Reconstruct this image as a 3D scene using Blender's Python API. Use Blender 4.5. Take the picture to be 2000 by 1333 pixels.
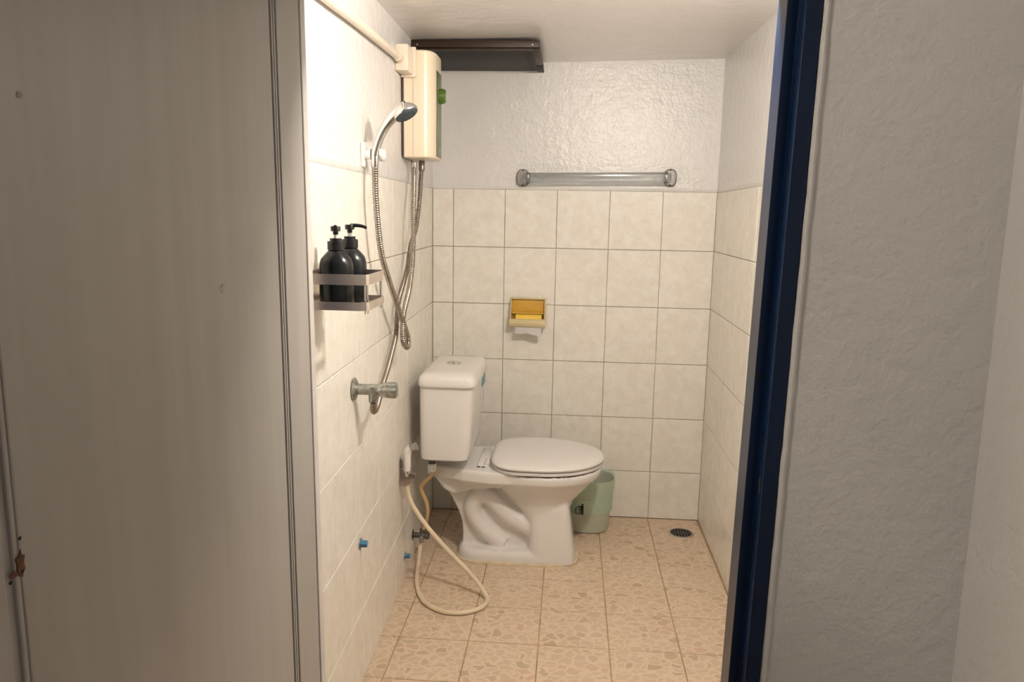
import bpy, bmesh, math, random
from mathutils import Vector, Matrix, noise
random.seed(4)
for o in list(bpy.data.objects):
    bpy.data.objects.remove(o)
SC = bpy.context.scene
COL = SC.collection
PI = math.pi

# ------------------------------------------------------------------ camera
def make_camera():
    cx, cy, cz, yaw, pitch, roll, f = .4577, -3.0024, 1.2074, .0737, .1634, .0175, 1507.17
    c, s = math.cos(yaw), math.sin(yaw)
    right = Vector((c, s, 0)); fwd = Vector((-s, c, 0)); up = Vector((0, 0, 1))
    f2 = fwd*math.cos(pitch) - up*math.sin(pitch)
    u2 = up*math.cos(pitch) + fwd*math.sin(pitch)
    r3 = right*math.cos(roll) + u2*math.sin(roll)
    u3 = -right*math.sin(roll) + u2*math.cos(roll)
    cam = bpy.data.cameras.new('camera')
    cam.sensor_width = 36; cam.lens = 36*f/2000; cam.clip_start = .02
    o = bpy.data.objects.new('camera', cam); COL.objects.link(o)
    m = Matrix((r3, u3, -f2)).transposed().to_4x4()
    m.translation = (cx, cy, cz)
    o.matrix_world = m
    SC.camera = o
make_camera()

# ------------------------------------------------------------------ world, lights, exposure
W = bpy.data.worlds.new('world'); SC.world = W; W.use_nodes = True
W.node_tree.nodes['Background'].inputs[0].default_value = (.90, .95, 1.0, 1)
W.node_tree.nodes['Background'].inputs[1].default_value = .14
LAMP_POWER = 840.0         # bathroom lamp above the door, emission strength
HALL_POWER = 118.0          # hall ceiling lamp, emission strength
SC.view_settings.view_transform = 'Standard'
SC.view_settings.look = 'None'
SC.view_settings.exposure = 0.0
SC.view_settings.gamma = 1.0
SC.view_settings.use_curve_mapping = False

# ------------------------------------------------------------------ materials
def new_mat(name):
    m = bpy.data.materials.new(name); m.use_nodes = True
    nt = m.node_tree
    return m, nt, nt.nodes['Principled BSDF']
def setp(b, **k):
    for key, v in k.items():
        n = key.replace('_', ' ')
        for cand in (n, n.title(), n.capitalize()):
            if cand in b.inputs:
                b.inputs[cand].default_value = v; break
def N(nt, typ, **k):
    n = nt.nodes.new(typ)
    for a, v in k.items(): setattr(n, a, v)
    return n
def pos(nt, scale=(1, 1, 1)):
    g = N(nt, 'ShaderNodeNewGeometry'); mp = N(nt, 'ShaderNodeMapping')
    nt.links.new(g.outputs['Position'], mp.inputs[0]); mp.inputs['Scale'].default_value = scale
    return mp.outputs[0]
def ramp(nt, src, stops):
    r = N(nt, 'ShaderNodeValToRGB')
    e = r.color_ramp.elements
    while len(e) < len(stops): e.new(.5)
    for el, (p, c) in zip(e, stops):
        el.position = p; el.color = (*c, 1)
    nt.links.new(src, r.inputs[0]); return r.outputs[0]
def noise_tex(nt, vec, scale, detail=3, rough=.5):
    n = N(nt, 'ShaderNodeTexNoise'); n.inputs['Scale'].default_value = scale
    n.inputs['Detail'].default_value = detail; n.inputs['Roughness'].default_value = rough
    nt.links.new(vec, n.inputs['Vector']); return n
def bump(nt, b, src, strength, dist=.002):
    bp = N(nt, 'ShaderNodeBump'); bp.inputs['Strength'].default_value = strength; bp.inputs['Distance'].default_value = dist
    nt.links.new(src, bp.inputs['Height']); nt.links.new(bp.outputs[0], b.inputs['Normal'])
def simple(name, col, rough=.4, metal=0, vary=.04, scale=30, bmp=0, **k):
    """plain coloured stuff with a little noise in tone and relief"""
    m, nt, b = new_mat(name)
    v = pos(nt)
    n = noise_tex(nt, v, scale)
    c2 = tuple(max(0, x*(1-vary)) for x in col); c3 = tuple(min(1, x*(1+vary)) for x in col)
    nt.links.new(ramp(nt, n.outputs[0], [(.3, c2), (.7, c3)]), b.inputs['Base Color'])
    setp(b, Roughness=rough, Metallic=metal, **k)
    if bmp: bump(nt, b, n.outputs[0], bmp)
    return m

def mat_wall_tile():
    m, nt, b = new_mat('wall_tile_glaze')
    v = pos(nt)
    w = noise_tex(nt, v, 9, 4, .6)
    mx = N(nt, 'ShaderNodeMixRGB'); mx.blend_type = 'ADD'; mx.inputs[0].default_value = .12
    nt.links.new(v, mx.inputs[1]); nt.links.new(w.outputs['Color'], mx.inputs[2])
    n = noise_tex(nt, mx.outputs[0], 26, 5, .62)
    nt.links.new(ramp(nt, n.outputs[0], [(.30, (.80, .765, .685)), (.50, (.855, .82, .745)), (.68, (.90, .875, .815))]), b.inputs['Base Color'])
    setp(b, Roughness=.26)
    b.inputs['Specular IOR Level'].default_value = .42
    n2 = noise_tex(nt, v, 120, 2)
    bump(nt, b, n2.outputs[0], .06, .001)
    return m
def mat_floor_tile():
    m, nt, b = new_mat('floor_tile_pebble')
    v = pos(nt)
    w = noise_tex(nt, v, 22, 2)
    mx = N(nt, 'ShaderNodeMixRGB'); mx.blend_type = 'ADD'; mx.inputs[0].default_value = .045
    nt.links.new(v, mx.inputs[1]); nt.links.new(w.outputs['Color'], mx.inputs[2])
    mp = N(nt, 'ShaderNodeMapping'); mp.inputs['Scale'].default_value = (1, 1.25, 1); mp.inputs['Rotation'].default_value = (0, 0, .5)
    nt.links.new(mx.outputs[0], mp.inputs[0])
    vo = N(nt, 'ShaderNodeTexVoronoi'); vo.feature = 'DISTANCE_TO_EDGE'; vo.inputs['Scale'].default_value = 30; vo.inputs['Randomness'].default_value = 1
    vc = N(nt, 'ShaderNodeTexVoronoi'); vc.feature = 'F1'; vc.inputs['Scale'].default_value = 30; vc.inputs['Randomness'].default_value = 1
    for x in (vo, vc): nt.links.new(mp.outputs[0], x.inputs['Vector'])
    sep = N(nt, 'ShaderNodeSeparateColor'); nt.links.new(vc.outputs['Color'], sep.inputs[0])
    stone = ramp(nt, sep.outputs[0], [(0, (.49, .36, .245)), (.14, (.55, .42, .30)), (.30, (.60, .465, .335)), (.92, (.62, .485, .355)), (1, (.60, .42, .30))])
    mask = ramp(nt, vo.outputs['Distance'], [(.05, (0, 0, 0)), (.15, (1, 1, 1))])
    fin = N(nt, 'ShaderNodeMixRGB'); fin.inputs[1].default_value = (.70, .56, .42, 1)
    nt.links.new(mask, fin.inputs[0]); nt.links.new(stone, fin.inputs[2])
    nt.links.new(fin.outputs[0], b.inputs['Base Color'])
    setp(b, Roughness=.42)
    b.inputs['Specular IOR Level'].default_value = .35
    return m
def mat_paint(name, col, rough=.34, relief=1.0, scale=24):
    m, nt, b = new_mat(name)
    v = pos(nt)
    n = noise_tex(nt, v, 5, 4)
    nt.links.new(ramp(nt, n.outputs[0], [(.3, tuple(c*.965 for c in col)), (.7, col)]), b.inputs['Base Color'])
    n2 = noise_tex(nt, v, scale, 5, .6)
    n3 = noise_tex(nt, v, scale*3.2, 2, .5)
    ad = N(nt, 'ShaderNodeMath'); ad.operation = 'MULTIPLY_ADD'; ad.inputs[1].default_value = .28
    nt.links.new(n3.outputs[0], ad.inputs[0]); nt.links.new(n2.outputs[0], ad.inputs[2])
    bump(nt, b, ad.outputs[0], relief, .004)
    setp(b, Roughness=rough)
    return m
def mat_door():
    m, nt, b = new_mat('door_plastic')
    v = pos(nt, (1, 1, .06))
    n = noise_tex(nt, v, 30, 4, .6)
    nt.links.new(ramp(nt, n.outputs[0], [(.3, (.352, .330, .305)), (.7, (.392, .370, .345))]), b.inputs['Base Color'])
    setp(b, Roughness=.38)
    return m
def mat_glass(name, col, rough, ior=1.49, alpha=1.0):
    m, nt, b = new_mat(name)
    setp(b, Roughness=rough, IOR=ior)
    v = pos(nt); n = noise_tex(nt, v, 20)
    nt.links.new(ramp(nt, n.outputs[0], [(.3, tuple(c*.96 for c in col)), (.7, col)]), b.inputs['Base Color'])
    b.inputs['Transmission Weight'].default_value = alpha
    return m

M = {}
M['tile'] = mat_wall_tile()
M['floor_tile'] = mat_floor_tile()
M['grout'] = simple('wall_grout', (.70, .62, .52), .8, bmp=.2)
M['floor_grout'] = simple('floor_grout', (.40, .27, .16), .85, vary=.25, scale=9, bmp=.2)
M['plaster'] = mat_paint('bathroom_paint', (.77, .755, .74), .27, 1.0, 26)
M['ceiling'] = mat_paint('ceiling_paint', (.80, .775, .755), .24, .6, 13)
M['hall_paint'] = mat_paint('hall_paint', (.74, .725, .70), .45, 1.0, 34)
M['hall_floor'] = simple('hall_floor', (.32, .27, .22), .5)
M['door'] = mat_door()
M['door_dark'] = simple('door_groove', (.27, .245, .22), .5)  # door plastic darkened: shade in groove and gap put into the colour; also one scuff
M['edge_white'] = simple('edge_strip_plastic', (.62, .59, .56), .4)
M['rust'] = simple('rust', (.15, .065, .035), .8, vary=.4, scale=120)
M['tan_mark'] = simple('tan_mark', (.42, .36, .27), .6, vary=.2)
M['blue'] = simple('blue_frame_paint', (.002, .013, .046), .30, vary=.12, scale=12)
M['blue'].node_tree.nodes['Principled BSDF'].inputs['Specular IOR Level'].default_value = .32
M['hole'] = simple('dark_hole', (.012, .011, .01), .8)
M['ceramic'] = simple('white_ceramic', (.80, .775, .75), .10, vary=.012, scale=6)
M['seat'] = simple('seat_plastic', (.78, .755, .735), .28, vary=.012)
M['dark_chrome'] = simple('sprayer_chrome', (.42, .40, .38), .2, 1.0, vary=.1)
M['chrome'] = simple('chrome', (.74, .73, .71), .10, 1.0, vary=.05)
M['steel'] = simple('hose_steel', (.40, .36, .32), .28, 1.0, vary=.08)
M['dull_steel'] = simple('dull_supply_steel', (.30, .26, .23), .34, 1.0, vary=.12)
M['old_chrome'] = simple('weathered_chrome', (.36, .37, .34), .36, .85, vary=.35, scale=90, bmp=.15)
M['rack_steel'] = simple('brushed_rack_steel', (.80, .73, .67), .36, 1.0, vary=.06)
M['black'] = simple('black_plastic', (.012, .013, .015), .22, vary=.1)
M['black'].node_tree.nodes['Principled BSDF'].inputs['Specular IOR Level'].default_value = .3
M['pump'] = simple('black_pump', (.010, .010, .011), .42, vary=.1)
M['clear'] = simple('clear_tube', (.72, .70, .67), .2)
M['cream'] = simple('heater_cream', (.82, .71, .545), .26, vary=.015, scale=5)
M['pvc'] = simple('cream_conduit', (.82, .73, .60), .38, vary=.03)
M['brown'] = simple('brown_backplate', (.07, .035, .025), .5)
M['green_panel'] = simple('olive_panel', (.115, .145, .07), .35)
M['green_knob'] = simple('green_knob', (.075, .14, .018), .33)
M['dark_panel'] = simple('dark_brown_panel', (.012, .0095, .008), .55, vary=.1)
for k_ in ('dark_panel',): M[k_].node_tree.nodes['Principled BSDF'].inputs['Specular IOR Level'].default_value = .2
M['dark_strip'] = simple('dark_brown_strip', (.028, .014, .009), .5, vary=.12)
M['dark_strip'].node_tree.nodes['Principled BSDF'].inputs['Specular IOR Level'].default_value = .3
M['white_plastic'] = simple('white_plastic', (.82, .80, .77), .33, vary=.02)
M['grey_rubber'] = simple('spray_face_grey', (.045, .058, .066), .55)
M['grey_rubber'].node_tree.nodes['Principled BSDF'].inputs['Specular IOR Level'].default_value = .3
M['cream_hose'] = simple('cream_hose', (.76, .64, .47), .36, vary=.03)
M['yellow_hose'] = simple('aged_yellow_hose', (.55, .38, .19), .42, vary=.06)
M['valve'] = simple('dark_valve', (.13, .12, .11), .35, .8, vary=.3, scale=90)
M['plug'] = simple('blue_plug', (.035, .17, .33), .35)
M['yellow'] = simple('amber_plastic', (.60, .35, .05), .30, vary=.06)
M['yellow_lip'] = simple('cream_lip', (.62, .53, .31), .34, vary=.03)
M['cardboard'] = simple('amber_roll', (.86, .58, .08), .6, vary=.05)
M['paper'] = simple('tissue_paper', (.90, .88, .86), .9, vary=.02)
M['acrylic'] = mat_glass('clear_acrylic', (.80, .84, .86), .12)
M['acrylic_end'] = mat_glass('clear_acrylic_end', (.93, .92, .91), .22)
M['bin'] = simple('bin_plastic', (.80, .82, .68), .42, vary=.03)
M['bin'].node_tree.nodes['Principled BSDF'].inputs['Transmission Weight'].default_value = .45
M['bag'] = simple('bag_film', (.66, .84, .68), .34, vary=.05)
M['bag'].node_tree.nodes['Principled BSDF'].inputs['Alpha'].default_value = .5
M['sealant'] = simple('aged_sealant', (.66, .55, .38), .6, vary=.12)
M['sticker_blue'] = simple('sticker_blue', (.12, .30, .34), .4)
M['sticker_white'] = simple('sticker_white', (.72, .70, .68), .4)
M['screw'] = simple('screw_metal', (.55, .5, .45), .35, .9)
def emit(name, col, s):
    m, nt, b = new_mat(name)
    b.inputs['Emission Color'].default_value = (*col, 1); b.inputs['Emission Strength'].default_value = s
    setp(b, Base_Color=(*col, 1)); return m

# ------------------------------------------------------------------ mesh helpers
def obj(name, bm, mat, parent=None, sharp=35, smooth=True):
    bmesh.ops.recalc_face_normals(bm, faces=bm.faces)
    me = bpy.data.meshes.new(name); bm.to_mesh(me); bm.free()
    if smooth:
        me.polygons.foreach_set('use_smooth', [True]*len(me.polygons))
        me.set_sharp_from_angle(angle=math.radians(sharp))
    if mat is not None: me.materials.append(M[mat] if isinstance(mat, str) else mat)
    o = bpy.data.objects.new(name, me); COL.objects.link(o)
    if parent is not None: o.parent = parent
    return o
def thing(name, label, cat, loc=(0, 0, 0), rot=(0, 0, 0), group=None):
    o = bpy.data.objects.new(name, None); COL.objects.link(o)
    o.location = loc; o.rotation_euler = rot; o.empty_display_size = .05
    o['label'] = label; o['category'] = cat
    if group: o['group'] = group
    return o
def tag(o, label, cat, group=None):
    o['label'] = label; o['category'] = cat
    if group: o['group'] = group
    return o
def struct(o, label=None, cat=None):
    o['kind'] = 'structure'
    if label: o['label'] = label
    if cat: o['category'] = cat
    return o
def box(lo, hi, bev=0, seg=2):
    bm = bmesh.new()
    bmesh.ops.create_cube(bm, size=1)
    for v in bm.verts:
        v.co = Vector([lo[i] + (v.co[i]+.5)*(hi[i]-lo[i]) for i in range(3)])
    if bev:
        bmesh.ops.bevel(bm, geom=bm.edges[:], offset=bev, segments=seg, profile=.5, affect='EDGES')
    return bm
def add(bm, other):
    me = bpy.data.meshes.new('tmp'); other.to_mesh(me); other.free(); bm.from_mesh(me); bpy.data.meshes.remove(me); return bm
def prism(poly, axis, a, b, bev=0, seg=2):
    """extrude a 2-D polygon along axis ('x','y','z') from a to b"""
    bm = bmesh.new()
    def P(p, t):
        return {'x': (t, p[0], p[1]), 'y': (p[0], t, p[1]), 'z': (p[0], p[1], t)}[axis]
    A = [bm.verts.new(P(p, a)) for p in poly]; B = [bm.verts.new(P(p, b)) for p in poly]
    n = len(poly)
    bm.faces.new(A[::-1]); bm.faces.new(B)
    for i in range(n):
        bm.faces.new((A[i], A[(i+1) % n], B[(i+1) % n], B[i]))
    bmesh.ops.recalc_face_normals(bm, faces=bm.faces)
    if bev: bmesh.ops.bevel(bm, geom=bm.edges[:], offset=bev, segments=seg, profile=.5, affect='EDGES')
    return bm
def loft(secs, cap=True):
    bm = bmesh.new(); R = [[bm.verts.new(p) for p in s] for s in secs]
    n = len(secs[0])
    for a, b in zip(R, R[1:]):
        for i in range(n):
            bm.faces.new((a[i], a[(i+1) % n], b[(i+1) % n], b[i]))
    if cap:
        bm.faces.new(R[0][::-1]); bm.faces.new(R[-1])
    bmesh.ops.recalc_face_normals(bm, faces=bm.faces)
    return bm
def basis(d):
    d = Vector(d).normalized()
    u = d.orthogonal().normalized(); return u, d.cross(u)
def lathe(prof, base=(0, 0, 0), axis=(0, 0, 1), n=24, closed=True):
    """prof: (radius, distance along axis)"""
    u, v = basis(axis); ax = Vector(axis).normalized(); b = Vector(base)
    secs = []
    for r, t in prof:
        r = max(r, 1e-5)
        secs.append([b + ax*t + (u*math.cos(2*PI*i/n) + v*math.sin(2*PI*i/n))*r for i in range(n)])
    bm = loft(secs, closed)
    bmesh.ops.remove_doubles(bm, verts=bm.verts, dist=4e-5)
    return bm
def catmull(pts, k=8):
    P = [Vector(p) for p in pts]; P = [P[0]*2-P[1]] + P + [P[-1]*2-P[-2]]
    out = []
    for i in range(1, len(P)-2):
        a, b, c, d = P[i-1:i+3]
        for j in range(k):
            t = j/k
            out.append(.5*((2*b) + (c-a)*t + (2*a-5*b+4*c-d)*t*t + (3*b-a-3*c+d)*t**3))
    out.append(P[-2]); return out
def resample(pts, step):
    out = [pts[0]]; acc = 0
    for a, b in zip(pts, pts[1:]):
        L = (b-a).length
        while acc + L >= step:
            t = (step-acc)/L; a = a.lerp(b, t); L = (b-a).length; out.append(a.copy()); acc = 0
        acc += L
    return out
def tube(pts, r, n=12, rf=None):
    """round tube along points; rf(i, t) overrides the radius"""
    secs = []; u = None; m = len(pts)
    for i, p in enumerate(pts):
        d = (pts[min(i+1, m-1)] - pts[max(i-1, 0)]).normalized()
        if u is None: u = d.orthogonal().normalized()
        u = (u - d*u.dot(d)).normalized(); v = d.cross(u)
        rr = rf(i, i/(m-1)) if rf else r
        secs.append([p + (u*math.cos(2*PI*k/n) + v*math.sin(2*PI*k/n))*rr for k in range(n)])
    return loft(secs)
def cyl(p, q, r, n=20, bev=0, r2=None):
    p, q = Vector(p), Vector(q); L = (q-p).length; r2 = r if r2 is None else r2
    if bev: prof = [(0, 0), (r-bev, 0), (r-bev*.3, bev*.3), (r, bev), (r2, L-bev), (r2-bev*.3, L-bev*.3), (r2-bev, L), (0, L)]
    else: prof = [(0, 0), (r, 0), (r2, L), (0, L)]
    return lathe(prof, p, q-p, n)
def sup(cx, cy, ax, ay, z, n=2.0, k=40, axb=None):
    """superellipse section in a z plane; axb is the half length on the minus-x side"""
    out = []
    for i in range(k):
        t = 2*PI*i/k; c, s = math.cos(t), math.sin(t)
        a = ax if c >= 0 or axb is None else axb
        out.append(Vector((cx + a*math.copysign(abs(c)**(2/n), c), cy + ay*math.copysign(abs(s)**(2/n), s), z)))
    return out

# ------------------------------------------------------------------ room shell
ZT, TH, W0 = 1.2995, .2208, .0816          # tile band top, tile height, left offset of corner
FRONT_IN, FRONT_OUT = -1.682, -1.782
SLOPE = math.atan(.027)
def ceil_z(x, y): # slightly uneven plaster ceiling
    return 1.757 + .024*(x+.08)/1.08 + .018*y*(1 + .4*(x+.08))
def tile_mesh(w, h, t, cache={}, bev=.0011):
    key = (round(w, 4), round(h, 4), t)
    if key not in cache:
        bm = box((-w/2, -h/2, 0), (w/2, h/2, t), bev, 1)
        me = bpy.data.meshes.new('tile'); bm.to_mesh(me); bm.free(); cache[key] = me
    return cache[key]
def lay(parent, us, vs, place, mat, joint=.0020, t=.0055, name='tile'):
    for i in range(len(us)-1):
        for j in range(len(vs)-1):
            w, h = abs(us[i+1]-us[i])-joint, abs(vs[j+1]-vs[j])-joint
            me = tile_mesh(w, h, t)
            if not me.materials: me.materials.append(M[mat])
            o = bpy.data.objects.new(name, me); COL.objects.link(o); o.parent = parent
            m = place((us[i]+us[i+1])/2, (vs[j]+vs[j+1])/2)
            dz = random.uniform(-.0003, .0003); tx = random.uniform(-.0012, .0012); ty = random.uniform(-.0012, .0012)
            o.matrix_local = m @ Matrix.Translation((0, 0, dz)) @ Matrix.Rotation(tx, 4, 'X') @ Matrix.Rotation(ty, 4, 'Y')
rows = [0] + [ZT-TH*k for k in range(5, -1, -1)]
def wall_profile(top=1.84):
    # (out-of-wall, z): grout face, then plaster that stands slightly proud above the tile band
    return [(-.09, -.02), (-.0068, -.02), (-.0068, ZT-.002), (-.001, ZT), (.001, ZT+.004), (.0022, ZT+.012), (0, ZT+.03), (0, top), (-.09, top)]
# local frame of a tiled wall: +x out of the wall, tiles face +x, y along the wall
def facing_x(u, v): return Matrix(((0, 0, 1, -.0055), (1, 0, 0, u), (0, 1, 0, v), (0, 0, 0, 1)))
def tiled_wall(name, loc, rz, length0, length1, cols):
    bm = prism(wall_profile(), 'y', length0, length1)   # prism 'y': poly x,z
    o = struct(obj(name, bm, 'plaster', None, smooth=False))
    o.location = loc; o.rotation_euler = (0, 0, rz)
    o.data.materials.append(M['grout'])
    for p in o.data.polygons:
        if p.normal.x > .9 and p.center.z < ZT: p.material_index = 1
    lay(o, cols, rows, facing_x, 'tile')
    return o
# back wall: local +x = world -y, local y = world x   (rotation -90 deg: x->-y, y->x)
tiled_wall('wall_back', (0, 0, 0), -PI/2, -.2, 1.1, [-.0816, 0, .2, .4, .6, .8, 1.0])
lcols = [0, -.10, -.32, -.54, -.76, -.98, -1.20, -1.42, -1.64]
tiled_wall('wall_left', (-W0, 0, 0), SLOPE, -1.69, .08, lcols)
# right wall: local +x = world -x (rotation 180), local y = -world y
tiled_wall('wall_right', (1.0, 0, 0), PI, -.08, 1.69, [0, .2195, .439, .6585, .878, 1.0975, 1.317, 1.5365, 1.67])
# floor
o = struct(obj('floor', box((-.16, -1.79, -.08), (1.06, .05, -.0015)), 'floor_grout', smooth=False))
lay(o, [-.082, -.002, .198, .398, .598, .798, .9965], [-.001, -.178, -.378, -.578, -.778, -.978, -1.178, -1.378, -1.578, -1.69],
    lambda u, v: Matrix.Translation((u, v, -.0055)), 'floor_tile', .0034, .0055)
# ceiling slab: gentle bilinear sag
bm = bmesh.new(); G = {}
for i in range(8):
    for j in range(10):
        x, y = -.16 + 1.24*i/7, .08 - 1.78*j/9
        for k, dz in ((0, 0), (1, .1)): G[i, j, k] = bm.verts.new((x, y, ceil_z(x, y)+dz))
for i in range(7):
    for j in range(9):
        bm.faces.new((G[i, j, 0], G[i+1, j, 0], G[i+1, j+1, 0], G[i, j+1, 0])); bm.faces.new((G[i, j, 1], G[i, j+1, 1], G[i+1, j+1, 1], G[i+1, j, 1]))
for i in range(7):
    for j in (0, 9): bm.faces.new((G[i, j, 0], G[i+1, j, 0], G[i+1, j, 1], G[i, j, 1]))
for j in range(9):
    for i in (0, 7): bm.faces.new((G[i, j, 0], G[i, j+1, 0], G[i, j+1, 1], G[i, j, 1]))
struct(obj('ceiling', bm, 'ceiling', None))
# front wall with the door opening (one outline), seen from the hall
HEAD = 1.592
poly = [(-1.0, -.02), (-.031, -.02), (-.031, HEAD), (.806+.0165*.64, HEAD), (.806-.0165*1.02, -.02), (1.16, -.02), (1.16, 2.3), (-1.0, 2.3)]
struct(obj('wall_front', prism(poly, 'y', FRONT_OUT, FRONT_IN, .003, 2), 'hall_paint', smooth=False), 'painted hall wall around the bathroom door', 'wall')
ridge = [Vector((.8115+.0165*(z-1.02)+.0012*noise.noise(Vector((0, 0, z*18))), -1.783, z)) for z in [HEAD*i/60 for i in range(61)]]
o = obj('plaster_ridge', tube(ridge, .0055, 8, lambda i, t: .0050+.0014*noise.noise(Vector((3, 0, i*.7)))), 'hall_paint', bpy.data.objects['wall_front'])
# hall
struct(obj('wall_hall_right', box((1.106, -5.0, -.02), (1.2, FRONT_OUT, 2.3)), 'hall_paint', smooth=False))
struct(obj('wall_hall_left', box((-1.1, -5.0, -.02), (-1.0, FRONT_OUT, 2.3)), 'hall_paint', smooth=False))
struct(obj('floor_hall', box((-1.1, -5.0, -.1), (1.2, -1.79, -.02)), 'hall_floor', smooth=False))
struct(obj('ceiling_hall', box((-1.1, -5.0, 2.3), (1.2, FRONT_IN, 2.4)), 'hall_paint', smooth=False))

# ------------------------------------------------------------------ blue door frame
def sheared(bm, k, z0):
    for v in bm.verts: v.co.x += k*(v.co.z-z0)
    return bm
fr = struct(bpy.data.objects.new('trim_1', None)); COL.objects.link(fr)
fr['label'] = 'blue painted door frame with a rebate'; fr['category'] = 'door frame'
jp = [(.805, -1.7845), (.781, -1.7845), (.781, -1.747), (.763, -1.747), (.763, -1.690), (.805, -1.690)]
obj('jamb', sheared(prism(jp, 'z', 0, HEAD-.001, .0012, 2), .0165, 1.02), 'blue', fr, smooth=False)
jl = [(-.030, -1.7845), (-.008, -1.7845), (-.008, -1.747), (.003, -1.747), (.003, -1.690), (-.030, -1.690)]
obj('jamb', prism(jl, 'z', 0, HEAD-.001, .0012, 2), 'blue', fr, smooth=False)
hp = [(-1.7845, HEAD-.001), (-1.7845, HEAD-.023), (-1.747, HEAD-.023), (-1.747, HEAD-.041), (-1.690, HEAD-.041), (-1.690, HEAD-.001)]
obj('head', prism(hp, 'x', -.008, .785, .0012, 2), 'blue', fr, smooth=False)
# latch holes in the rebate
bm = bmesh.new(); add(bm, lathe([(0, 0), (.0075, 0), (.0075, .0012), (0, .0012)], (0, 0, 0), (-1, 0, 0), 16))
o = obj('strike_slot', bm, 'hole', fr); o.scale = (1, .8, 2.0); o.location = (.7776, -1.767, .775)
o = obj('screw_hole', lathe([(0, 0), (.0042, 0), (.0042, .001), (0, .001)], (0, 0, 0), (0, -1, 0), 12), 'hole', fr); o.location = (.7665, -1.7468, .955)

# ------------------------------------------------------------------ open door leaf (hinged on the far jamb, folded back towards the hall)
D = struct(bpy.data.objects.new('door_1', None)); COL.objects.link(D)
D['label'] = 'pale plastic door leaf standing open towards the hall'; D['category'] = 'door'
D.location = (.0435, -1.784, 0); D.rotation_euler = (0, math.radians(-.4), 0)
# local: x=0 is the visible face, leaf runs along -y
LW = .778
def leafbox(name, y0, y1, x0, x1, mat, bev=.0015):
    return obj(name, box((x0, -y1, .012), (x1, -y0, 1.60), bev, 2), mat, D, smooth=False)
leafbox('panel', .118, .680, -.034, -.0025, 'door')
leafbox('stile', .004, .098, -.036, 0, 'door')
leafbox('stile', .700, LW, -.036, 0, 'door')
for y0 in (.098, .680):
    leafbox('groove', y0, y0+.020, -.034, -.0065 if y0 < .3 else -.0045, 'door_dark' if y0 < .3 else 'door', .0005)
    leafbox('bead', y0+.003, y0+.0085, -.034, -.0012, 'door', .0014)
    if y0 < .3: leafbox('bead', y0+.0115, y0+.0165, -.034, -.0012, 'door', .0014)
# thin rounded edge strip at the hinge end
obj('edge_strip', box((-.020, .0015, .012), (.0005, .0225, 1.54), .0015), 'edge_white', D, smooth=False)
obj('shadow_gap', box((-.03, -.0045, .012), (-.004, -.0005, 1.60)), 'door_dark', D, smooth=False)
def blot(name, y, z, ry, rz, mat, seed, parent=D, x=.0):
    rnd = random.Random(seed); bm = bmesh.new(); k = 14
    rr = [rnd.uniform(.55, 1.1) for _ in range(k)]
    A = [bm.verts.new((-.0006, math.cos(2*PI*i/k)*ry*rr[i], math.sin(2*PI*i/k)*rz*rr[i])) for i in range(k)]
    B = [bm.verts.new((.0003, math.cos(2*PI*i/k)*ry*rr[i], math.sin(2*PI*i/k)*rz*rr[i])) for i in range(k)]
    bm.faces.new(A[::-1]); bm.faces.new(B)
    for i in range(k): bm.faces.new((A[i], A[(i+1) % k], B[(i+1) % k], B[i]))
    o = obj(name, bm, mat, parent, smooth=False); o.location = (x, y, z); return o
blot('scuff_mark', -.304, 1.112, .009, .006, 'tan_mark', 3, x=-.0022)
blot('scuff_mark', -.634, 1.291, .004, .0026, 'door_dark', 5, x=-.0022)
blot('rust_stain', -.6835, .931, .0048, .013, 'rust', 8, x=.0003)
blot('rust_stain', -.692, .926, .005, .003, 'rust', 9, x=.0003)
for yy, zz in ((-.6825, .952), (-.6830, .925), (-.6965, .922)):
    blot('screw_hole', yy, zz, .0016, .0018, 'hole', 12, x=.0008)

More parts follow.
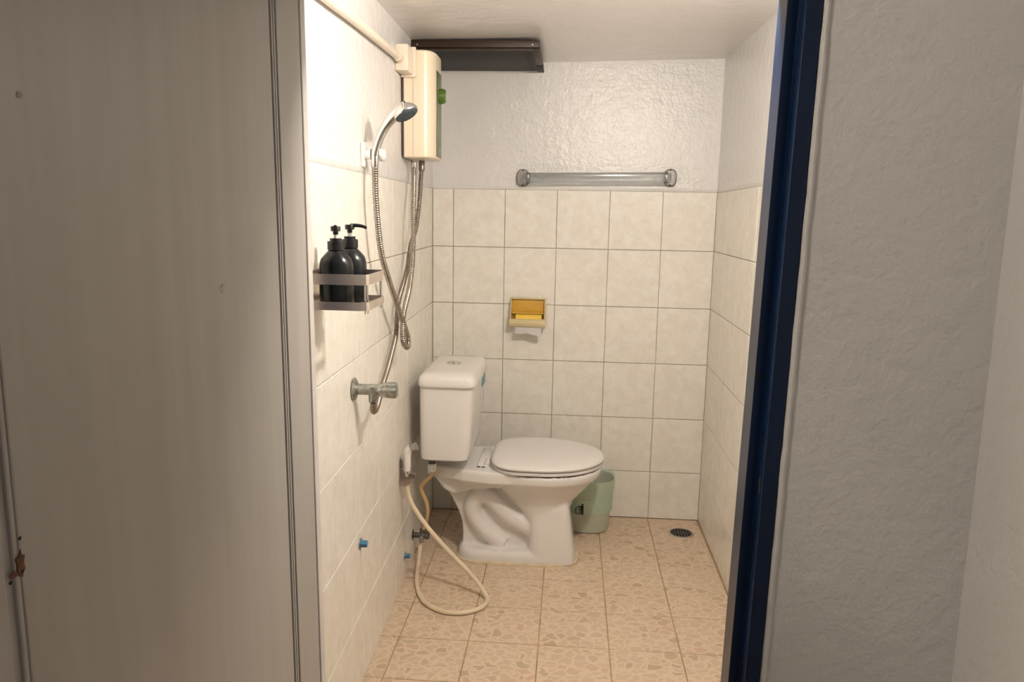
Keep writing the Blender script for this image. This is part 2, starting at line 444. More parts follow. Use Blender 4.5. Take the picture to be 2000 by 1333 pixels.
# ------------------------------------------------------------------ toilet
YC = -.37
T = thing('toilet', 'white ceramic close-coupled toilet with closed lid', 'toilet', (.30, YC, 0))
def tp(o):
    o.location = -T.location; return o
def bowl_mesh():
    parts = []
    def rim(z, back, front, hw, n=2.15):
        cx = .37
        return sup(cx, YC, front-cx, hw, z, n, 48, cx-back)
    parts.append(loft([rim(.338, .17, .580, .168), rim(.345, .155, .586, .176), rim(.335, .15, .590, .180), rim(.312, .155, .584, .176), rim(.300, .17, .572, .164),
                       rim(.280, .20, .553, .146), rim(.25, .225, .527, .124), rim(.215, .26, .495, .107), rim(.18, .305, .480, .098, 2.6), rim(.14, .325, .475, .09, 3), rim(.10, .33, .47, .085, 3)]))
    # front pedestal block
    cx = .415
    def ped(z, x0, x1, hw): return sup((x0+x1)/2, YC, (x1-x0)/2, hw, z, 5.5, 48)
    parts.append(loft([ped(.002, .334, .505, .112), ped(.05, .336, .500, .110), ped(.12, .338, .490, .106), ped(.195, .340, .480, .100), ped(.225, .345, .473, .09)]))
    # plinth
    def pl(z, x0, x1, hw, n=4.2): return sup((x0+x1)/2, YC, (x1-x0)/2, hw, z, n, 48)
    parts.append(loft([pl(.001, .084, .508, .114), pl(.030, .088, .505, .112), pl(.044, .094, .50, .104)]))
    # seat deck under the tank
    dk = [(-.02, -.085), (.03, -.105), (.11, -.140), (.19, -.160), (.30, -.165), (.30, .165), (.19, .160), (.11, .140), (.03, .105), (-.02, .085)]
    parts.append(prism([(x, YC+y) for x, y in dk], 'z', .306, .347))
    low = [(.0, -.06), (.04, -.085), (.12, -.115), (.30, -.13), (.30, .13), (.12, .115), (.04, .085), (.0, .06)]
    parts.append(prism([(x, YC+y) for x, y in low], 'z', .285, .315))
    # narrow spine and its flared top
    sp = [(.0, .31), (.012, .292), (.035, .262), (.057, .226), (.080, .182), (.098, .138), (.104, .09), (.104, .02), (.36, .02), (.36, .31)]
    parts.append(prism(sp, 'y', YC-.052, YC+.052))
    fl = [(.004, .31), (.016, .29), (.04, .258), (.075, .24), (.15, .262), (.26, .27), (.30, .31)]
    parts.append(prism(fl, 'y', YC-.092, YC+.092))
    # trapway bulging on both sides
    tr = [(.345, .118), (.300, .140), (.262, .160), (.228, .196), (.196, .226), (.158, .226), (.138, .190), (.146, .150), (.176, .108), (.212, .076), (.250, .050)]
    for sgn in (-1, 1):
        path = catmull([Vector((x, YC+sgn*.052, z)) for x, z in tr], 5)
        parts.append(tube(path, .034, 14, lambda i, t: .036 - .006*t))
    bm = bmesh.new()
    for p in parts: add(bm, p)
    bmesh.ops.recalc_face_normals(bm, faces=bm.faces)
    me = bpy.data.meshes.new('bowl'); bm.to_mesh(me); bm.free()
    o = bpy.data.objects.new('bowl', me); COL.objects.link(o)
    r = o.modifiers.new('r', 'REMESH'); r.mode = 'VOXEL'; r.voxel_size = .0052
    s = o.modifiers.new('s', 'SMOOTH'); s.factor = .5; s.iterations = 5
    me2 = bpy.data.meshes.new_from_object(o.evaluated_get(bpy.context.evaluated_depsgraph_get()))
    o.modifiers.clear(); o.data = me2; bpy.data.meshes.remove(me)
    me2.name = 'bowl'; me2.materials.clear(); me2.materials.append(M['ceramic'])
    me2.polygons.foreach_set('use_smooth', [True]*len(me2.polygons))
    o.parent = T; return tp(o)
bowl_mesh()
# sealant bead round the foot
tp(obj('sealant', loft([sup(.2965, YC, .2195, .1215, .0003, 4.2, 60), sup(.2965, YC, .2185, .1205, .006, 4.2, 60), sup(.2965, YC, .2120, .1140, .009, 4.2, 60)]), 'sealant', T))
# tank and lid
TY0, TY1 = -.567, -.193
def tank_sec(x0, x1, y0, y1, z, n=9): return sup((x0+x1)/2, (y0+y1)/2, (x1-x0)/2, (y1-y0)/2, z, n, 72)
tp(obj('tank', loft([tank_sec(-.018, .128, TY0+.014, TY1-.014, .3895), tank_sec(-.026, .138, TY0+.004, TY1-.004, .396), tank_sec(-.028, .142, TY0+.002, TY1-.002, .42),
                  tank_sec(-.030, .152, TY0, TY1, .60), tank_sec(-.030, .154, TY0, TY1, .646)]), 'ceramic', T, 50))
def lid_sec(d, z): return tank_sec(-.034+d, .164-d, TY0-.010+d, TY1+.010-d, z, 9)
tp(obj('tank_lid', loft([lid_sec(.006, .642), lid_sec(.001, .645), lid_sec(0, .651), lid_sec(.0015, .666), lid_sec(.006, .676), lid_sec(.013, .682), lid_sec(.024, .686), lid_sec(.06, .688)]), 'ceramic', T, 60))
b_ = tp(obj('flush_button', lathe([(0, 0), (.026, 0), (.026, .003), (.0225, .0045), (.022, .0032), (0, .0032)], (.062, -.375, .6875), (0, 0, 1), 28), 'chrome', T))
obj('button_half', prism([(.0195*math.cos(a)+.0, .0195*math.sin(a)) for a in [PI/2+PI*i/12 for i in range(13)]], 'z', 0, .0045, .0008), 'chrome', b_).location = (.0605, -.375, .6895)
obj('button_half', prism([(.0195*math.cos(a)+.0, .0195*math.sin(a)) for a in [-PI/2+PI*i/12 for i in range(13)]], 'z', 0, .0045, .0008), 'chrome', b_).location = (.0635, -.375, .6895)
tp(obj('sticker', box((.1525, -.30, .590), (.1545, -.215, .635)), 'sticker_blue', T, smooth=False))
tp(obj('sticker', box((.150, -.30, .535), (.1525, -.235, .575)), 'sticker_white', T, smooth=False))
# seat ring and lid
def seat_out(d, z, k=44):
    pts = []
    for i in range(k):   # flat-backed oval
        t = 2*PI*i/k; c, s = math.cos(t), math.sin(t)
        if c >= 0: x, y = .37+(.226-d)*abs(c)**.95*1, (.187-d)*math.copysign(abs(s)**.98, s)
        else:
            x = .37-(.168-d)*abs(c)**(.55)
            y = (.187-d)*math.copysign(abs(s)**.62, s)*(1-.0*abs(c))
        pts.append(Vector((x, YC+y, z)))
    return pts
tp(obj('seat', loft([seat_out(.012, .3475), seat_out(.004, .349), seat_out(.003, .356), seat_out(.010, .360)]), 'seat', T, 50))
tp(obj('seat_lid', loft([seat_out(.008, .3635), seat_out(.001, .3645), seat_out(-.001, .370), seat_out(.003, .3755), seat_out(.014, .379), seat_out(.05, .3815)]), 'seat', T, 50))
for yy in (-.075, .075):
    h = tp(obj('hinge', cyl((.192, YC+yy-.018, .357), (.192, YC+yy+.018, .357), .0085, 14, .002), 'seat', T))
tp(obj('hinge_plate', box((.158, YC-.105, .346), (.197, YC+.105, .3525), .002), 'ceramic', T))
for x in (.164, .180):
    tp(obj('hinge_slot', box((x-.006, YC-.1062, .3470), (x+.006, YC-.1035, .3505)), 'hole', T, smooth=False))
tp(obj('bolt_cap', lathe([(0, 0), (.006, 0), (.005, .004), (0, .005)], (.225, YC-.095, .044), (0, -.2, 1), 12), 'ceramic', T))

# ------------------------------------------------------------------ tank supply hose, stop valve
def hose_thing(name, label, pts, r, mat, ribs=0, n=12, ends=()):
    t = thing(name, label, 'hose', Vector(pts[-1]))
    path = resample(catmull(pts, 14), ribs/4 if ribs else .006)
    rf = (lambda i, tt: r*(1, .93, .80, .93)[i % 4]) if ribs else None
    o = obj('hose', tube(path, r, n, rf), mat, t, 60); o.location = -t.location
    for (p, q, rr, m, nm) in ends:
        e = obj(nm, cyl(p, q, rr, 12, .001), m, t); e.location = -t.location
    return t
hose_thing('supply_hose', 'aged yellow hose from the toilet tank down to the stop valve',
           [(.007, -.5, .365), (.007, -.5, .335), (.003, -.497, .316), (-.022, -.486, .288), (-.036, -.479, .267), (-.030, -.472, .239), (-.018, -.468, .208), (-.015, -.465, .171), (-.022, -.463, .130), (-.033, -.462, .104)],
           .0068, 'yellow_hose', 0, 12, [((.007, -.5, .3889), (.007, -.5, .362), .0125, 'valve', 'tank_shank'), ((.007, -.5, .3625), (.007, -.5, .335), .0145, 'white_plastic', 'coupling_nut')])
v = thing('stop_valve', 'small dark metal stop valve low on the tiled wall behind the hose', 'valve', (-.071, -.462, .084))
obj('flange', lathe([(0, 0), (.019, 0), (.018, .003), (.010, .005), (0, .005)], (.0003, 0, 0), (1, 0, 0), 20), 'valve', v)
obj('body', cyl((.004, 0, 0), (.048, 0, 0), .0095, 16, .001), 'valve', v)
obj('outlet', cyl((.036, 0, .004), (.036, 0, .026), .008, 14, .001), 'valve', v)
obj('outlet', cyl((.034, -.002, -.002), (.034, -.008, -.024), .008, 14, .001), 'old_chrome', v)
obj('handle', lathe([(0, 0), (.012, 0), (.014, .003), (.013, .012), (.010, .015), (0, .015)], (.046, 0, 0), (1, 0, 0), 8), 'valve', v, 20)

# ------------------------------------------------------------------ bidet sprayer, its holder, its hose
h = thing('sprayer_holder', 'chrome wall holder carrying the white bidet sprayer', 'holder', (-.0635, -.684, .374))
obj('back_plate', box((.0005, -.016, -.012), (.006, .016, .062), .002), 'dark_chrome', h)
secs = []
for t_, hx, hz0, hz1 in ((0, .006, -.022, .020), (.3, .020, -.024, .020), (.6, .036, -.016, .017), (1, .052, .000, .012)):
    secs.append([Vector((hx, y, z)) for y, z in ((-.017*(1-.35*t_), hz0), (.017*(1-.35*t_), hz0), (.019*(1-.35*t_), (hz0+hz1)/2), (.017*(1-.35*t_), hz1), (-.017*(1-.35*t_), hz1), (-.019*(1-.35*t_), (hz0+hz1)/2))])
obj('cradle', loft(secs), 'dark_chrome', h, 50)
s = thing('bidet_sprayer', 'white hand-held bidet sprayer with chrome nozzle hanging in its holder', 'sprayer', (-.0385, -.690, .394))
obj('handle', tube(catmull([Vector(p) for p in ((0, 0, .004), (.000, 0, .030), (.000, 0, .052), (.003, 0, .068), (.014, 0, .080))], 6), .011, 14, lambda i, t: .0100+.0035*t), 'white_plastic', s)
obj('nozzle', lathe([(0, 0), (.0125, 0), (.0135, .003), (.0135, .022), (.011, .024), (0, .024)], (.010, 0, .077), (1, 0, .45), 18), 'dark_chrome', s)
obj('lever', tube(catmull([Vector(p) for p in ((-.014, -.002, .012), (-.0155, -.002, .035), (-.013, -.002, .060), (-.006, -.002, .072))], 5), .0042, 8), 'chrome', s)
obj('collar', cyl((0, 0, -.012), (0, 0, .006), .0105, 16, .001), 'chrome', s)
hose_thing('bidet_hose', 'cream plastic bidet hose looping down onto the floor tiles',
           [(-.0385, -.690, .380), (-.040, -.689, .350), (-.030, -.687, .300), (0, -.69, .25), (.047, -.695, .192), (.109, -.70, .127), (.170, -.708, .069), (.211, -.722, .024), (.228, -.757, .0085),
            (.209, -.809, .0078), (.156, -.840, .0078), (.092, -.834, .0078), (.029, -.777, .0078), (-.012, -.67, .009), (-.032, -.54, .026), (-.038, -.478, .052)], .0072, 'cream_hose')

# ------------------------------------------------------------------ blue plugs
def plug(y, z, r, label):
    x = -W0 + .027*(-y)
    t = thing('pipe_plug', label, 'plug', (x, y, z), (0, 0, SLOPE), 'blue pipe plugs on the left wall')
    obj('socket_ring', lathe([(0, 0), (r*1.55, 0), (r*1.5, .0025), (r*1.1, .003), (0, .003)], (.0002, 0, 0), (1, 0, 0), 18), 'old_chrome', t)
    obj('plug_body', lathe([(0, 0), (r, 0), (r, .014), (r*.85, .016), (0, .016)], (.003, 0, 0), (1, 0, 0), 6), 'plug', t, 20)
plug(-1.206, .383, .0095, 'larger blue pipe plug in the tiled wall, below the old tap')
plug(-.616, .077, .0085, 'small blue pipe plug low in the tiled wall, near the hose loop')

# ------------------------------------------------------------------ old tap
f = thing('wall_tap', 'weathered chrome angle tap with ribbed handle on the tiled wall', 'tap', (-.0465, -1.246, .790), (0, 0, SLOPE))
obj('flange', lathe([(0, 0), (.0275, 0), (.0275, .002), (.022, .006), (.012, .010), (0, .010)], (.0004, 0, 0), (1, 0, 0), 28), 'old_chrome', f)
obj('body', cyl((.008, 0, 0), (.062, 0, 0), .0132, 18, .001), 'old_chrome', f)
obj('outlet', cyl((.046, 0, -.006), (.046, 0, -.030), .0105, 14, .001), 'old_chrome', f)
bm = bmesh.new()
secs = []
for r, t_ in ((.0125, .056), (.0140, .062), (.0175, .073), (.0188, .096), (.0175, .103), (.011, .105)):
    secs.append([Vector((t_, r*(1+.09*math.cos(6*a))*math.cos(a), r*(1+.09*math.cos(6*a))*math.sin(a))) for a in [2*PI*i/48 for i in range(48)]])
obj('handle', loft(secs), 'old_chrome', f, 50)

# ------------------------------------------------------------------ shower hoses
hose_thing('shower_hose', 'ribbed steel hose hanging in a loop from the hand shower to the heater',
           [(-.0195, -1.13, 1.322), (-.019, -1.13, 1.30), (-.018, -1.128, 1.23), (-.017, -1.089, 1.112), (-.016, -1.014, 1.034), (-.015, -.884, .926), (-.014, -.800, .858), (-.013, -.785, .828), (-.010, -.815, .818), (-.013, -.845, .833), (-.016, -.847, .866), (-.014, -.839, .921), (-.016, -.748, .989), (-.018, -.689, 1.077), (-.022, -.662, 1.180), (-.034, -.590, 1.297), (-.043, -.545, 1.345)],
           .0080, 'steel', .0058, 12, [((-.0432, -.545, 1.3699), (-.043, -.545, 1.345), .0098, 'chrome', 'nut')])
hose_thing('inlet_hose', 'dull steel supply hose running from the heater down to the old tap',
           [(-.024, -.515, 1.345), (-.025, -.53, 1.30), (-.026, -.545, 1.239), (-0.032, -0.569, 1.161), (-0.039, -0.622, 1.103), (-0.042, -0.666, 1.028), (-.039, -.785, .959), (-.040, -.812, .906), (-.040, -.826, .857), (-.036, -.894, .818), (-.031, -.971, .784), (-.025, -1.05, .759), (-.021, -1.104, .736), (-.016, -1.153, .722), (-.010, -1.205, .726), (-.003, -1.238, .745), (.0, -1.2460, .7605)],
           .0074, 'dull_steel', .0052, 12, [((-.024, -.512, 1.3699), (-.024, -.515, 1.338), .0098, 'dull_steel', 'nut')])

# ------------------------------------------------------------------ hand shower and bracket
b = thing('shower_bracket', 'white plastic wall bracket holding the hand shower', 'bracket', (-.0515, -1.13, 1.342))
obj('wall_plate', box((.0005, -.016, -.030), (.009, .016, .030), .004, 3), 'white_plastic', b)
obj('arm', cyl((.006, 0, 0), (.022, 0, 0), .0115, 18, .002), 'white_plastic', b)
arc = [(.032+.0155*math.cos(a), .0155*math.sin(a)) for a in [math.radians(x_) for x_ in range(-20, 221, 20)]]
arc += [(.032+.0118*math.cos(a), .0118*math.sin(a)) for a in [math.radians(x_) for x_ in range(220, -21, -20)]]
obj('clip', prism(arc, 'z', -.004, .014, .0008), 'white_plastic', b, 50)
obj('knob', lathe([(0, 0), (.013, 0), (.0155, .006), (.013, .013), (0, .016)], (.040, .014, .000), (1, .45, 0), 20), 'white_plastic', b)
s = thing('hand_shower', 'chrome hand shower with a dark grey spray face', 'shower head', (-.0195, -1.13, 1.312))
obj('collar', lathe([(0, 0), (.0078, 0), (.0092, .006), (.0092, .024), (.0082, .029), (0, .029)], (0, 0, 0), (.03, 0, 1), 20), 'chrome', s)
hp_ = catmull([Vector(p) for p in ((.0005, 0, .027), (.004, 0, .043), (.0135, 0, .070), (.028, 0, .096), (.046, -.001, .118), (.066, -.003, .133), (.080, -.004, .139))], 7)
obj('handle', tube(hp_, .009, 18, lambda i, t: .0095+.0018*t+.0062*max(0, t-.5)/.5), 'chrome', s)
ax = Vector((.50, -.12, -.85)).normalized()
c0 = Vector((.076, -.006, .130))
hd = obj('head', lathe([(0, -.019), (.010, -.018), (.021, -.012), (.028, -.004), (.0305, .003), (.0305, .006), (.0295, .008), (0, .008)], c0, ax, 32), 'chrome', s)
fc = obj('spray_face', lathe([(0, .0075), (.0285, .0075), (.028, .0105), (.024, .0130), (0, .0140)], c0, ax, 28), 'grey_rubber', s)
u_, v_ = basis(ax)
for rr, k in ((.008, 6), (.0145, 10), (.020, 14)):
    for i in range(k):
        a = 2*PI*i/k; p = c0 + (u_*math.cos(a)+v_*math.sin(a))*rr
        obj('nozzle', cyl(p+ax*.0118, p+ax*.0148, .0012, 6), 'grey_rubber', fc, smooth=False)

# ------------------------------------------------------------------ water heater
H = thing('water_heater', 'cream electric shower water heater with a green knob on the left wall', 'water heater', (-.0653, -.53, 1.372), (0, 0, SLOPE))
def heater_outline(d=0, x0=.006):
    pts = []
    hw = .099-d; fl = .052; dep = .100-d
    pts.append((x0, -hw)); pts.append((.030, -hw))
    for i in range(17):
        t = PI*i/16
        pts.append((fl+(dep-fl)*abs(math.sin(t))**.75 if 0 < i < 16 else fl, -hw*math.copysign(abs(math.cos(t))**.62, math.cos(t))))
    pts.append((.030, hw)); pts.append((x0, hw)); return pts
def ho(d, z): return [Vector((x, y, z)) for x, y in heater_outline(d)]
obj('casing', loft([ho(.003, 0), ho(0, .003), ho(0, .309), ho(.004, .313)]), 'cream', H, 40)
obj('back_plate', box((.0005, -.1005, .004), (.0065, .1005, .308), .001), 'brown', H)
def heat_front(y):   # outline x at a given y
    o_ = heater_outline()
    for (xa, ya), (xb, yb) in zip(o_[2:], o_[3:]):
        if ya <= y <= yb and yb > ya: return xa + (xb-xa)*(y-ya)/(yb-ya)
    return .1
ys = [-.052+.104*i/12 for i in range(13)]
pp = [(heat_front(y)+.0012, y) for y in ys]; pp += [(heat_front(y)-.002, y) for y in ys[::-1]]
obj('control_panel', prism(pp, 'z', .006, .262, .0004), 'green_panel', H, 40)
obj('seam', box((.0335, -.0996, .003), (.0345, -.0985, .310)), 'tan_mark', H, smooth=False)
kn = obj('knob', lathe([(0, 0), (.023, 0), (.023, .010), (.0215, .017), (.019, .019), (0, .019)], (.099, 0, .193), (1, 0, 0), 26), 'green_knob', H)
obj('knob_grip', box((.116, -.004, .174), (.121, .004, .212), .0015), 'green_knob', kn)
obj('indicator', cyl((.0985, 0, .03), (.1025, 0, .03), .003, 10), 'white_plastic', H)
# conduit with its connector box
C_ = thing('cable_conduit', 'cream plastic conduit running along the left wall into the heater box', 'conduit', (-.047, -1.05, 1.634))
def wx(y): return -W0 - .027*y
cp = [Vector((wx(y)+.0135, y, z)) + Vector((.047, 1.05, -1.634)) for y, z in ((-1.66, 1.606), (-1.438, 1.614), (-1.193, 1.626), (-.786, 1.641), (-.72, 1.6435))]
obj('pipe', tube(resample(catmull(cp, 8), .02), .0105, 16), 'pvc', C_)
obj('coupling', cyl(Vector((wx(-.755)+.0135, -.760, 1.6415))+Vector((.047, 1.05, -1.634)), Vector((wx(-.70)+.0135, -.706, 1.644))+Vector((.047, 1.05, -1.634)), .0135, 18, .0015), 'pvc', C_)
o = obj('connector_box', box((.0008, -.715, 1.610), (.038, -.6312, 1.684), .004, 2), 'pvc', C_); o.location = (.047 + wx(-.67), 1.05, -1.634)
o = obj('box_flange', box((.0008, -.640, 1.604), (.046, -.6305, 1.690), .002, 2), 'pvc', C_); o.location = (.047 + wx(-.67), 1.05, -1.634)

# ------------------------------------------------------------------ dark ceiling unit
K = thing('ceiling_vent_unit', 'dark brown flat plastic unit on the ceiling above the heater', 'vent unit', (.13, -.24, 1.745))
def kb(name, lo, hi, mat, bev=.002, par=K):
    off = Vector((-.13, .24, -1.745))
    bm = box(Vector(lo)+off, Vector(hi)+off, bev, 2)
    for v in bm.verts: v.co.z += .024*(v.co.y+.212)      # the unit tilts up towards the back wall
    return obj(name, bm, mat, par)
kb('body', (-.066, -.452, 1.722), (.337, -.012, 1.7445), 'dark_panel', .003)
kb('front_strip', (-.068, -.462, 1.7245), (.339, -.450, 1.7475), 'dark_strip', .002)
kb('edge_rail', (.318, -.458, 1.717), (.340, -.170, 1.7235), 'dark_strip', .002)
kb('edge_rail', (.318, -.150, 1.717), (.340, -.014, 1.7235), 'dark_panel', .002)
kb('front_rail', (-.066, -.460, 1.718), (.322, -.440, 1.7235), 'dark_strip', .002)
kb('latch', (.322, -.168, 1.7155), (.338, -.152, 1.7225), 'hole', .001)
kb('rib', (.292, -.436, 1.7205), (.295, -.03, 1.7225), 'hole', .0005)
kb('rib', (.300, -.436, 1.7205), (.303, -.03, 1.7225), 'hole', .0005)
for x in (-.048, .318):
    o = obj('screw', lathe([(0, 0), (.003, 0), (.0022, .0015), (0, .0018)], (x-.13, -.4618+.24, 1.7335-1.745), (0, -1, 0), 10), 'screw', K)

# ------------------------------------------------------------------ shelf rack and bottles
R = thing('shower_caddy', 'polished steel two-rail shower caddy on the left wall', 'caddy', (-.04, -1.56, 1.03), (0, 0, 0))
RO = Vector((.04, 1.56, -1.03))
X0, X1, Y0, Y1 = -.0375, .091, -1.626, -1.492
def ribbon(z0, z1, th=.0012, close=False):
    """flat strip bent round the front, corner cut at 45 degrees"""
    c = .012
    path = [(X0, Y0), (X1-c, Y0), (X1-c*.3, Y0+c*.3), (X1, Y0+c), (X1, Y1-c), (X1-c*.3, Y1-c*.3), (X1-c, Y1), (X0, Y1)]
    inn = [(X0, Y0+th), (X1-c-.0003, Y0+th), (X1-c*.3-th*.7, Y0+c*.3+th*.7), (X1-th, Y0+c), (X1-th, Y1-c), (X1-c*.3-th*.7, Y1-c*.3-th*.7), (X1-c-.0003, Y1-th), (X0, Y1-th)]
    bm = prism(path+inn[::-1], 'z', z0, z1)
    for v in bm.verts: v.co += RO
    return bm
obj('rail', ribbon(1.074, 1.0935), 'rack_steel', R, smooth=False)
obj('rail', ribbon(1.027, 1.0425), 'rack_steel', R, smooth=False)
obj('back_plate', box(Vector((X0-.001, Y0, 1.028))+RO, Vector((X0+.001, Y1, 1.0935))+RO), 'rack_steel', R, smooth=False)
for x, y in ((X1-.006, Y0+.012), (X1-.003, Y0+.019), (X1-.003, Y1-.018), (X1-.003, Y1-.012)):
    obj('post', cyl(Vector((x-.002, y, 1.020))+RO, Vector((x-.002, y, 1.0925))+RO, .0016, 8), 'chrome', R)
for i in range(7):
    x = X0+.012+i*.0175
    obj('wire', cyl(Vector((x, Y0+.0014, 1.0315))+RO, Vector((x, Y1-.0014, 1.0315))+RO, .0014, 8), 'rack_steel', R)
obj('cross_wire', cyl(Vector((X0+.001, -1.56, 1.0290))+RO, Vector((X1-.001, -1.56, 1.0290))+RO, .0014, 8), 'rack_steel', R)
def bottle(loc, rz, label, hgt=1.0):
    t = thing('pump_bottle', label, 'bottle', loc, (0, 0, rz), 'black pump bottles on the caddy')
    k = hgt
    obj('body', lathe([(0, 0), (.028, 0), (.0305, .002), (.0315, .005), (.0315, .072*k), (.0308, .080*k), (.028, .089*k), (.020, .0985*k), (.0145, .104*k), (.0130, .107*k), (.0130, .112*k), (0, .112*k)], n=36), 'black', t)
    obj('collar', lathe([(0, .106*k), (.0155, .106*k), (.0155, .122*k), (.0145, .1225*k), (.0110, .1225*k), (.0110, .128*k), (0, .128*k)], n=28), 'pump', t)
    obj('pump_stem', cyl((0, 0, .127*k), (0, 0, .137*k), .0036, 12), 'clear', t)
    hd = obj('pump_head', lathe([(0, .135*k), (.0050, .135*k), (.0052, .141*k), (.0090, .1415*k), (.0092, .149*k), (.0085, .1508*k), (0, .1508*k)], n=20), 'pump', t)
    path = catmull([Vector((.002, 0, .149*k)), Vector((.014, 0, .1495*k)), Vector((.026, 0, .1480*k)), Vector((.034, 0, .1450*k))], 6)
    obj('spout', tube(path, .0036, 10, lambda i, q: .0040-.0012*q), 'pump', hd)
bottle((.023, -1.591, 1.033), 1.93, 'black pump bottle nearer the door on the steel caddy', .97)
bottle((.031, -1.5265, 1.033), -.1, 'black pump bottle farther back on the caddy, spout towards the room', .985)

# ------------------------------------------------------------------ towel bar
B = thing('towel_bar', 'clear acrylic towel bar on the back wall above the tiles', 'towel bar', (.545, 0, 1.345))
for x, nm in ((.268, 'a'), (.820, 'b')):
    z = 1.343 + (.008 if x > .5 else 0)
    pts = [sup(x-.545, z-1.345, .0235-d, .0315-d, 0, 2.6, 32) for d in (0, 0, .004)]
    secs = [[Vector((p.x, yy, p.y)) for p in s_] for s_, yy in zip(pts, (-.0025, -.020, -.026))]
    e = obj('end_bracket', loft(secs), 'acrylic_end', B, 40)
    rim_ = [Vector((p.x, -.021, p.y)) for p in sup(x-.545, z-1.345, .0225, .0305, 0, 2.6, 40)]
    obj('bracket_rim', tube(rim_+[rim_[0]], .0013, 6), 'dark_panel', e)
    for dz in (-.0285, .0285):
        obj('screw', lathe([(0, 0), (.0035, 0), (.0028, .002), (0, .0025)], (x-.545, -.0235, z-1.345+dz), (0, -1, 0), 10), 'hole', e)
secs = []
for x in (-.262, .262):
    zz = (.0075 if x > 0 else -.001)
    secs.append([Vector((x, -.044+p.x, zz-.003+p.y)) for p in sup(0, 0, .0075, .0205, 0, 3.2, 28)])
obj('bar', loft(secs), 'acrylic', B, 40)
for x in (-.262, .262):
    zz = (.0075 if x > 0 else -.001)-.003
    obj('bar_socket', box((x-.013, -.054, zz-.017), (x+.013, -.024, zz+.017), .004), 'acrylic_end', B)

# ------------------------------------------------------------------ toilet paper holder
P = thing('paper_holder', 'amber plastic toilet paper holder with a cream front lip', 'paper holder', (.298, 0, .83))
def pq(lo, hi): return Vector(lo), Vector(hi)
# curved hood: side profile (y, z)
def hood(x0, x1):
    out = [(-.0015, .055), (-.012, .054), (-.012, -.055), (-.0015, -.055)]
    return out
obj('back_plate', box((-.069, -.008, -.055), (.069, -.002, .055), .002), 'yellow', P)
for sx in (-1, 1):
    x = sx*.068
    obj('side', prism([(-.003, .056), (-.020, .052), (-.048, -.010), (-.060, -.034), (-.056, -.054), (-.003, -.056)], 'x', min(x, x-sx*.004), max(x, x-sx*.004), .0008), 'yellow_lip', P, smooth=False)
obj('top_lip', box((-.069, -.021, .0500), (.069, -.003, .0555), .002), 'yellow_lip', P)
obj('front_lip', prism([(-.055, -.022), (-.064, -.026), (-.0655, -.040), (-.061, -.052), (-.053, -.055), (-.053, -.049), (-.058, -.042), (-.057, -.030)], 'x', -.070, .070, .0008), 'yellow_lip', P)
obj('inner_shelf', prism([(-.006, .006), (-.024, -.002), (-.026, -.006), (-.006, -.002)], 'x', -.062, .062), 'yellow', P)
rl = tag(obj('paper_roll', lathe([(.010, 0), (.021, 0), (.021, .100), (.010, .100), (.010, 0)], (0, 0, 0), (1, 0, 0), 28, False), 'cardboard'), 'thin toilet roll of amber colour inside its holder', 'toilet roll')
rl.location = (.252, -.034, .802)
bm = bmesh.new(); g = []
for j in range(8):
    for i in range(14):
        t_ = i/13; q = j/7
        end = .7535 - .008*t_ + .006*math.exp(-((t_-.45)/.12)**2)
        x = .252+.100*t_; z = .776 + (end-.776)*q
        y = -.0615 - .007*q + .0012*math.sin(5*t_*q) - .0010*math.sin(9*t_) * q
        g.append(bm.verts.new((x, y, z)))
for j in range(7):
    for i in range(13): bm.faces.new((g[j*14+i], g[j*14+i+1], g[(j+1)*14+i+1], g[(j+1)*14+i]))
bmesh.ops.solidify(bm, geom=bm.faces[:], thickness=.0006)
for v in bm.verts: v.co -= rl.location
obj('loose_sheet', bm, 'paper', rl)

# ------------------------------------------------------------------ waste bin
Q = thing('waste_bin', 'small translucent waste bin with green bag liner behind the toilet', 'bin', (.552, -.112, 0))
def bsec(z, r, n=2.6, wob=0, seed=0):
    out = sup(0, 0, r*1.02, r*.92, z, n, 48)
    return [p + Vector((p.x, p.y, 0)).normalized()*wob*noise.noise(Vector((p.x*30, p.y*30, z*34+seed))) + Vector((0, 0, .0)) for p in out]
BT = .205
obj('bucket', loft([bsec(.001, .072), bsec(.004, .080), bsec(.10, .088), bsec(BT, .097), bsec(BT, .0945), bsec(.10, .0855), bsec(.006, .0775), bsec(.005, .06)]), 'bin', Q, 45)
secs = []
def bag_hem(a):
    if a > 0: return .08 + .08*a/PI
    t = min(1, max(0, (a+1.75)/1.0)); return .16 - .08*t*t*(3-2*t)
for i in range(19):
    q = i/18; s_ = []
    for p in sup(0, 0, 1.02, .92, 0, 2.6, 72):
        a = math.atan2(p.y, p.x); zb = bag_hem(a) + .010*noise.noise(Vector((p.x*4, p.y*4, 3)))
        z = zb + (BT+.006-zb)*q
        rr = .0905 + .0085*(z-.08)/.12 + .0035*noise.noise(Vector((p.x*6, p.y*6, z*9))) + .0022*noise.noise(Vector((p.x*15, p.y*15, z*22)))
        s_.append(Vector((p.x*rr, p.y*rr, z)))
    secs.append(s_)
for i in range(9):
    q = i/8; z = BT+.005 - .13*q
    secs.append([Vector((p.x*(.0945-.006*q), p.y*(.0945-.006*q), z)) for p in sup(0, 0, 1.02, .92, 0, 2.6, 72)])
obj('bag_liner', loft(secs, False), 'bag', Q, 80)
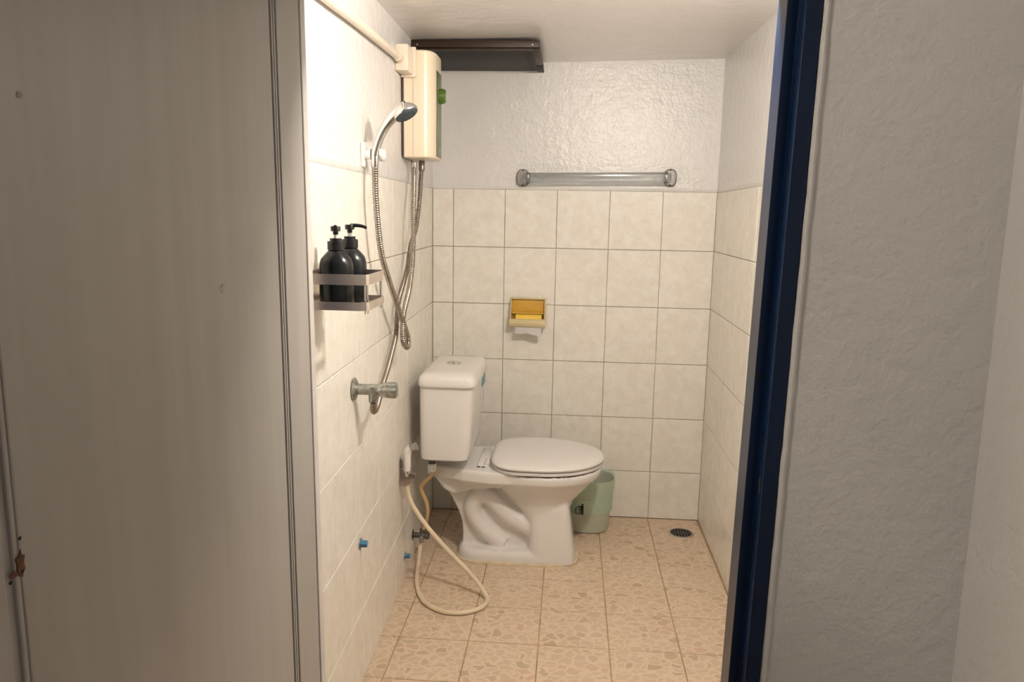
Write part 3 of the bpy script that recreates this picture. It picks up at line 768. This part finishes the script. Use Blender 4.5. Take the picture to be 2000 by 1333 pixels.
# litter symbol printed on the side facing the door
def on_bin(px, pz):
    a = -PI/2 - .40 + px/.090
    zz = .080 + pz
    # walk the superellipse at that height
    r = .080 + (.088-.080)*(zz-.004)/.096 if zz < .1 else .088 + (.097-.088)*(zz-.1)/(BT-.1)
    c, s_ = math.cos(a), math.sin(a); n = 2.6
    k = (abs(c/(r*1.02))**n + abs(s_/(r*.92))**n)**(-1/n)
    return Vector((c*k, s_*k, zz))
def printed(name, poly, parent):
    bm = bmesh.new(); A = []; B_ = []
    for p in poly:
        q = on_bin(*p); d = Vector((q.x, q.y, 0)).normalized()
        A.append(bm.verts.new(q - d*.0030)); B_.append(bm.verts.new(q + d*.0024))
    n = len(poly); bm.faces.new(A); bm.faces.new(B_[::-1])
    for i in range(n): bm.faces.new((A[i], A[(i+1) % n], B_[(i+1) % n], B_[i]))
    return obj(name, bm, 'hole', parent, smooth=False)
k_ = 1.15
def sc(poly): return [(x*1.5, y*k_) for x, y in poly]
printed('symbol_figure', sc([(.003, -.001), (.006, -.001), (.0065, .016), (.0075, .016), (.008, -.001), (.011, -.001), (.0115, .024), (.011, .030), (.0095, .031), (-.001, .028), (-.006, .025), (-.0055, .0235), (.000, .0255), (.0035, .026)]), Q)
printed('symbol_head', sc([(.009+.0026*math.cos(2*PI*i/12), .0345+.0026*math.sin(2*PI*i/12)) for i in range(12)]), Q)
printed('symbol_basket', sc([(-.0095, .021), (-.0075, .021), (-.0075, .0022), (-.0010, .0022), (-.0004, .0190), (-.002, .0190), (-.001, .021), (.0015, .021), (.0009, 0), (-.0095, 0)]), Q)

# ------------------------------------------------------------------ floor drain
F = thing('floor_drain', 'round steel floor drain in the far corner tile', 'drain', (.914, -.137, 0))
obj('ring', lathe([(.0405, .0002), (.0485, .0002), (.048, .0022), (.046, .0030), (.0415, .0026), (.0405, .0002)], n=36, closed=False), 'screw', F)
obj('bowl', lathe([(0, .0004), (.041, .0004), (.041, .0012), (0, .0012)], n=28), 'hole', F)
for i in range(7):
    x = -.033+.011*i; hl = math.sqrt(max(.041**2-x*x, 0))
    obj('grate_bar', box((x-.0016, -hl, .0011), (x+.0016, hl, .0026), .0004, 1), 'valve', F, smooth=False)
obj('grate_bar', box((-.040, -.002, .0013), (.040, .002, .0028), .0004, 1), 'valve', F, smooth=False)

# ------------------------------------------------------------------ lamps (both outside the picture)
L = thing('wall_lamp', 'round globe lamp above the bathroom door, inside', 'lamp', (.70, FRONT_IN, 1.675))
obj('base', cyl((0, .0005, 0), (0, .016, 0), .035, 24, .003), 'white_plastic', L)
M['lamp'] = emit('lamp_glow', (1.0, .90, .79), LAMP_POWER)
bm = bmesh.new(); bmesh.ops.create_uvsphere(bm, u_segments=24, v_segments=14, radius=.032)
for v_ in bm.verts: v_.co.y += .050
obj('globe', bm, 'lamp', L)
L = thing('ceiling_lamp', 'flat round lamp on the hall ceiling behind the viewer', 'lamp', (-.47, -2.62, 2.2995))
obj('base', cyl((0, 0, 0), (0, 0, -.02), .14, 32, .003), 'white_plastic', L)
M['lamp2'] = emit('hall_lamp_glow', (1.0, .88, .76), HALL_POWER)
obj('diffuser', cyl((0, 0, -.019), (0, 0, -.05), .125, 32, .01), 'lamp2', L)
